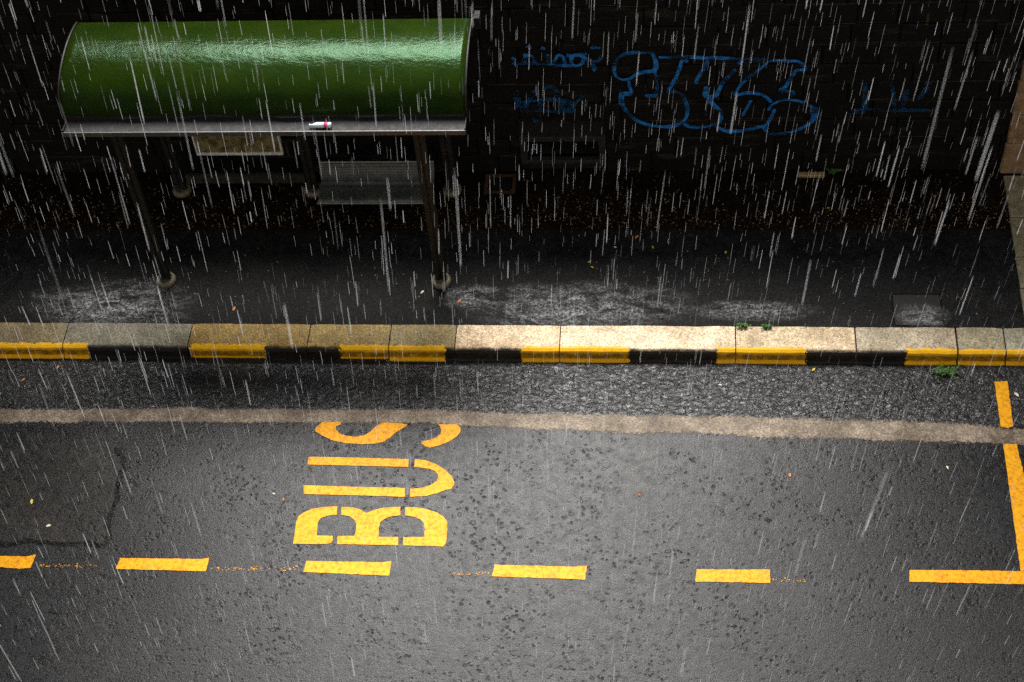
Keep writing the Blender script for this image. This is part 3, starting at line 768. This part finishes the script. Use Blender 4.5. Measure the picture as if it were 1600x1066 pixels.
LV = [(91,574,0,'leaf_o',.028,'orange leaf in the gutter below the first black kerb length'), (37,594,0,'leaf_o',.03,'larger orange leaf in the gutter at the far left'),
 (50,784,0,'leaf_y',.035,'yellow leaf on asphalt left of the road crack'), (76,822,0,'leaf_w',.032,'white scrap on asphalt inside the crack corner'),
 (428,772,0,'leaf_w',.02,'pale speck left of the letter U'), (1271,578,0,'leaf_y',.03,'pale yellow leaf in the gutter under the black kerb length at right'),
 (1125,602,0,'leaf_w',.024,'white scrap in the gutter above the pale band'), (1588,617,0,'leaf_w',.036,'white leaf right of the short yellow bar'),
 (1480,731,0,'leaf_w',.024,'cream leaf on asphalt below the pale band at right'), (1234,743,0,'leaf_o',.028,'orange leaf on open asphalt between pale band and short dash'),
 (999,774,0,'leaf_o',.02,'tiny orange leaf on asphalt right of the BUS lettering'), (443,781,0,'leaf_o',.02,'tiny orange leaf just left of the letters U and B'),
 (995,371,PZ,'leaf_o',.036,'orange leaf on the dark pavement below the graffiti'), (1020,387,PZ,'leaf_y',.024,'small yellow leaf just below the orange pavement leaf'),
 (921,410,PZ,'leaf_y',.024,'upper of two tiny yellow leaves close together on the pavement'), (925,418,PZ,'leaf_y',.022,'lower of two tiny yellow leaves close together on the pavement'),
 (660,457,PZ,'leaf_w',.03,'pale leaf left of the right front post foot'), (718,471,PZ,'leaf_o',.035,'peach leaf right of the right front post foot'),
 (366,483,PZ,'leaf_o',.035,'orange leaf on pavement right of the left froth patch'), (961,387,PZ,'leaf_w',.02,'tiny pale leaf left of the orange pavement leaf'), (1294,326,PZ,'leaf_y',.022,'small yellow leaf high on the pavement below the wall weed'), (1134,395,PZ,'leaf_y',.026,'dull yellow leaf at middle of the pavement towards the right')]
for px_, py_, z, mm, r_, lb in LV:
    p = ground(px_, py_, z); bm = bmesh.new(); a_ = random.random()*6.28
    d = Vector((math.cos(a_), math.sin(a_), 0)); s_ = Vector((-d.y, d.x, 0))
    ring = [bm.verts.new(d*r_*u+s_*r_*.55*v_+Vector((0,0,h_))) for u, v_, h_ in ((-1,0,.004),(-.5,.7,.010),(.2,.9,.012),(1,.1,.005),(.3,-.8,.009),(-.5,-.7,.010))]
    c_ = bm.verts.new((0,0,.005))
    for i in range(6): bm.faces.new((c_, ring[i], ring[(i+1)%6]))
    o = obj('fallen_leaf', bm, M[mm]); o.location = (p.x, p.y, z+.001); tag(o, lb, 'leaf', 'single leaves and scraps on the ground')
bm = bmesh.new(); R_ = random.Random(5)
for k in range(5200):
    x = R_.uniform(-9, 4.0)
    y = 1.87+abs(R_.gauss(0, .42)) if R_.random() < .86 else R_.uniform(.5, 1.9)
    if y > 2.75: continue
    dens = .5+.9*noise.noise(Vector((x*.8, y*1.5, 2)))
    if R_.random() > dens+.25: continue
    leafquad(bm, Vector((x, y, PZ+.003)), R_.choice((.008, .012, .016, .026)), R_.random()*6.28, R_.uniform(0, .5), .6)
tag(obj('leaf_litter', bm, M['litter']), 'scatter of brown leaf crumbs on the pavement below the wall', 'leaf litter', kind='stuff')

# ------------------------------------------------------------------ unseen buildings round the street, the houses added to shade it
def building(name, x0, x1, y0, y1, h, label, side):
    b = empty(name, ((x0+x1)/2, (y0+y1)/2, 0)); tag(b, label, 'building')
    I = Matrix.Translation(-b.location)
    bm = bmesh.new(); box(bm, (x0, y0, -.02), (x1, y1, h)); obj('wall', bm, M['render_wall'], b).matrix_parent_inverse = I
    bm = bmesh.new(); box(bm, (x0-.4, y0-.4, h+.001), (x1+.4, y1+.4, h+.35)); obj('roof', bm, M['dark'], b).matrix_parent_inverse = I
    yf = y1 if side > 0 else y0
    bm = bmesh.new(); z = 1.5
    while z < h-2.5:
        x = x0+1.2
        while x < x1-2: box(bm, (x, yf-.02, z), (x+1.1, yf+.03, z+1.6)); x += 2.7
        z += 3.2
    o = obj('windows', bm, M['hole'], b); o.matrix_parent_inverse = I; o['kind'] = 'stuff'
building('apartment_building', -30, 26, -26, -12.6, 27, 'rendered apartment block facing the bus stop from across the road', 1)  # block behind the camera, made tall to cut sky light
building('added_house', 1.8, 30, 8, 20, 19, 'tall unseen house added behind the wall to shade the right end', -1)  # unseen, added to darken the right side of the road

building('added_house', -34, -3.6, 8.4, 20, 9.6, 'long lower unseen house added behind the wall, sized for the dark roof reflection', -1)  # unseen, height chosen for the dark edge reflected in the shelter roof

# unseen tree added left of the picture so its crown shades the bay
tr = empty('shade_tree', (-11.0, 2.2, PZ)); tag(tr, 'unseen leafy tree added left of the shelter for shade', 'tree')
bm = bmesh.new(); tube(bm, (0,0,0), (.1,.1,3.2), .2, 10, .13); tube(bm, (.1,.1,3.2), (1.4,.9,6.5), .11, 8, .04); tube(bm, (.1,.1,3.2), (-1.2,.6,6.8), .1, 8, .04); tube(bm, (.1,.1,3.2), (.3,-.8,7.2), .1, 8, .03)
obj('trunk', bm, plain('bark', (.06,.045,.03), .8), tr)
bm = bmesh.new(); R_ = random.Random(9); cl = [(R_.gauss(.9, 1.5), R_.gauss(.9, 1.3), R_.gauss(7.6, 1.2), R_.uniform(.7, 1.4)) for q in range(26)]
for q in range(9000):
    cx, cy, cz, cr = R_.choice(cl); d = Vector((R_.gauss(0,1), R_.gauss(0,1), R_.gauss(0,.8))).normalized()*cr*R_.random()**.4
    p = Vector((cx, cy, cz))+d
    if p.z < 4.6: continue
    leafquad(bm, p, R_.uniform(.12, .2), R_.random()*6.28, R_.uniform(-.6, .6), .7)
obj('crown', bm, M['leaf_g'], tr)

# ------------------------------------------------------------------ rain
def rain(count):
    R_ = random.Random(11); V, Fc, fade = [], [], []
    d0 = ray(805, 2480).normalized()
    for k in range(count):
        x, y, z = R_.uniform(-10.5, 7), R_.uniform(-12.2, 2.7), R_.uniform(.02, 15.5)
        p = Vector((x, y, z))
        if (p-CAM).length < (3.0 if R_.random() < .5 else 5.5): continue
        L = R_.uniform(.08, .22) if R_.random() < .78 else R_.uniform(.20, .40)
        d = (d0+Vector((R_.gauss(0, .011), R_.gauss(0, .011), 0))).normalized()
        q = p+d*L
        if q.z < .17: continue
        if XL-.1 < q.x < XR+.1 and q.y > .85 and q.z < 3.25: continue
        r_ = R_.uniform(.0005, .00125)*(1 if R_.random() < .85 else 1.4)
        f_ = R_.choice((.10, .17, .27, .42, .75))
        a_ = d.orthogonal().normalized(); b_ = d.cross(a_); i0 = len(V)
        for (t, s_) in ((0, .25), (.12, .8), (.9, 1.), (1., .3)):
            c = p+d*L*t
            for j in range(4):
                an = j*PI/2; V.append(c+(a_*math.cos(an)+b_*math.sin(an))*r_*s_); fade.append(f_*(.35 if t == 0 else (.7 if t == 1. else 1)))
        for s_ in range(3):
            for j in range(4):
                Fc.append((i0+s_*4+j, i0+s_*4+(j+1)%4, i0+s_*4+4+(j+1)%4, i0+s_*4+4+j))
    me = bpy.data.meshes.new('rain'); me.from_pydata(V, [], Fc); me.update()
    at = me.attributes.new('fade', 'FLOAT', 'POINT'); at.data.foreach_set('value', fade)
    me.materials.append(M['rain'])
    for p in me.polygons: p.use_smooth = True
    o = bpy.data.objects.new('rain', me); COL.objects.link(o)
    tag(o, 'heavy rain falling in thin white streaks over the street', 'rain', kind='stuff')
rain(27000)
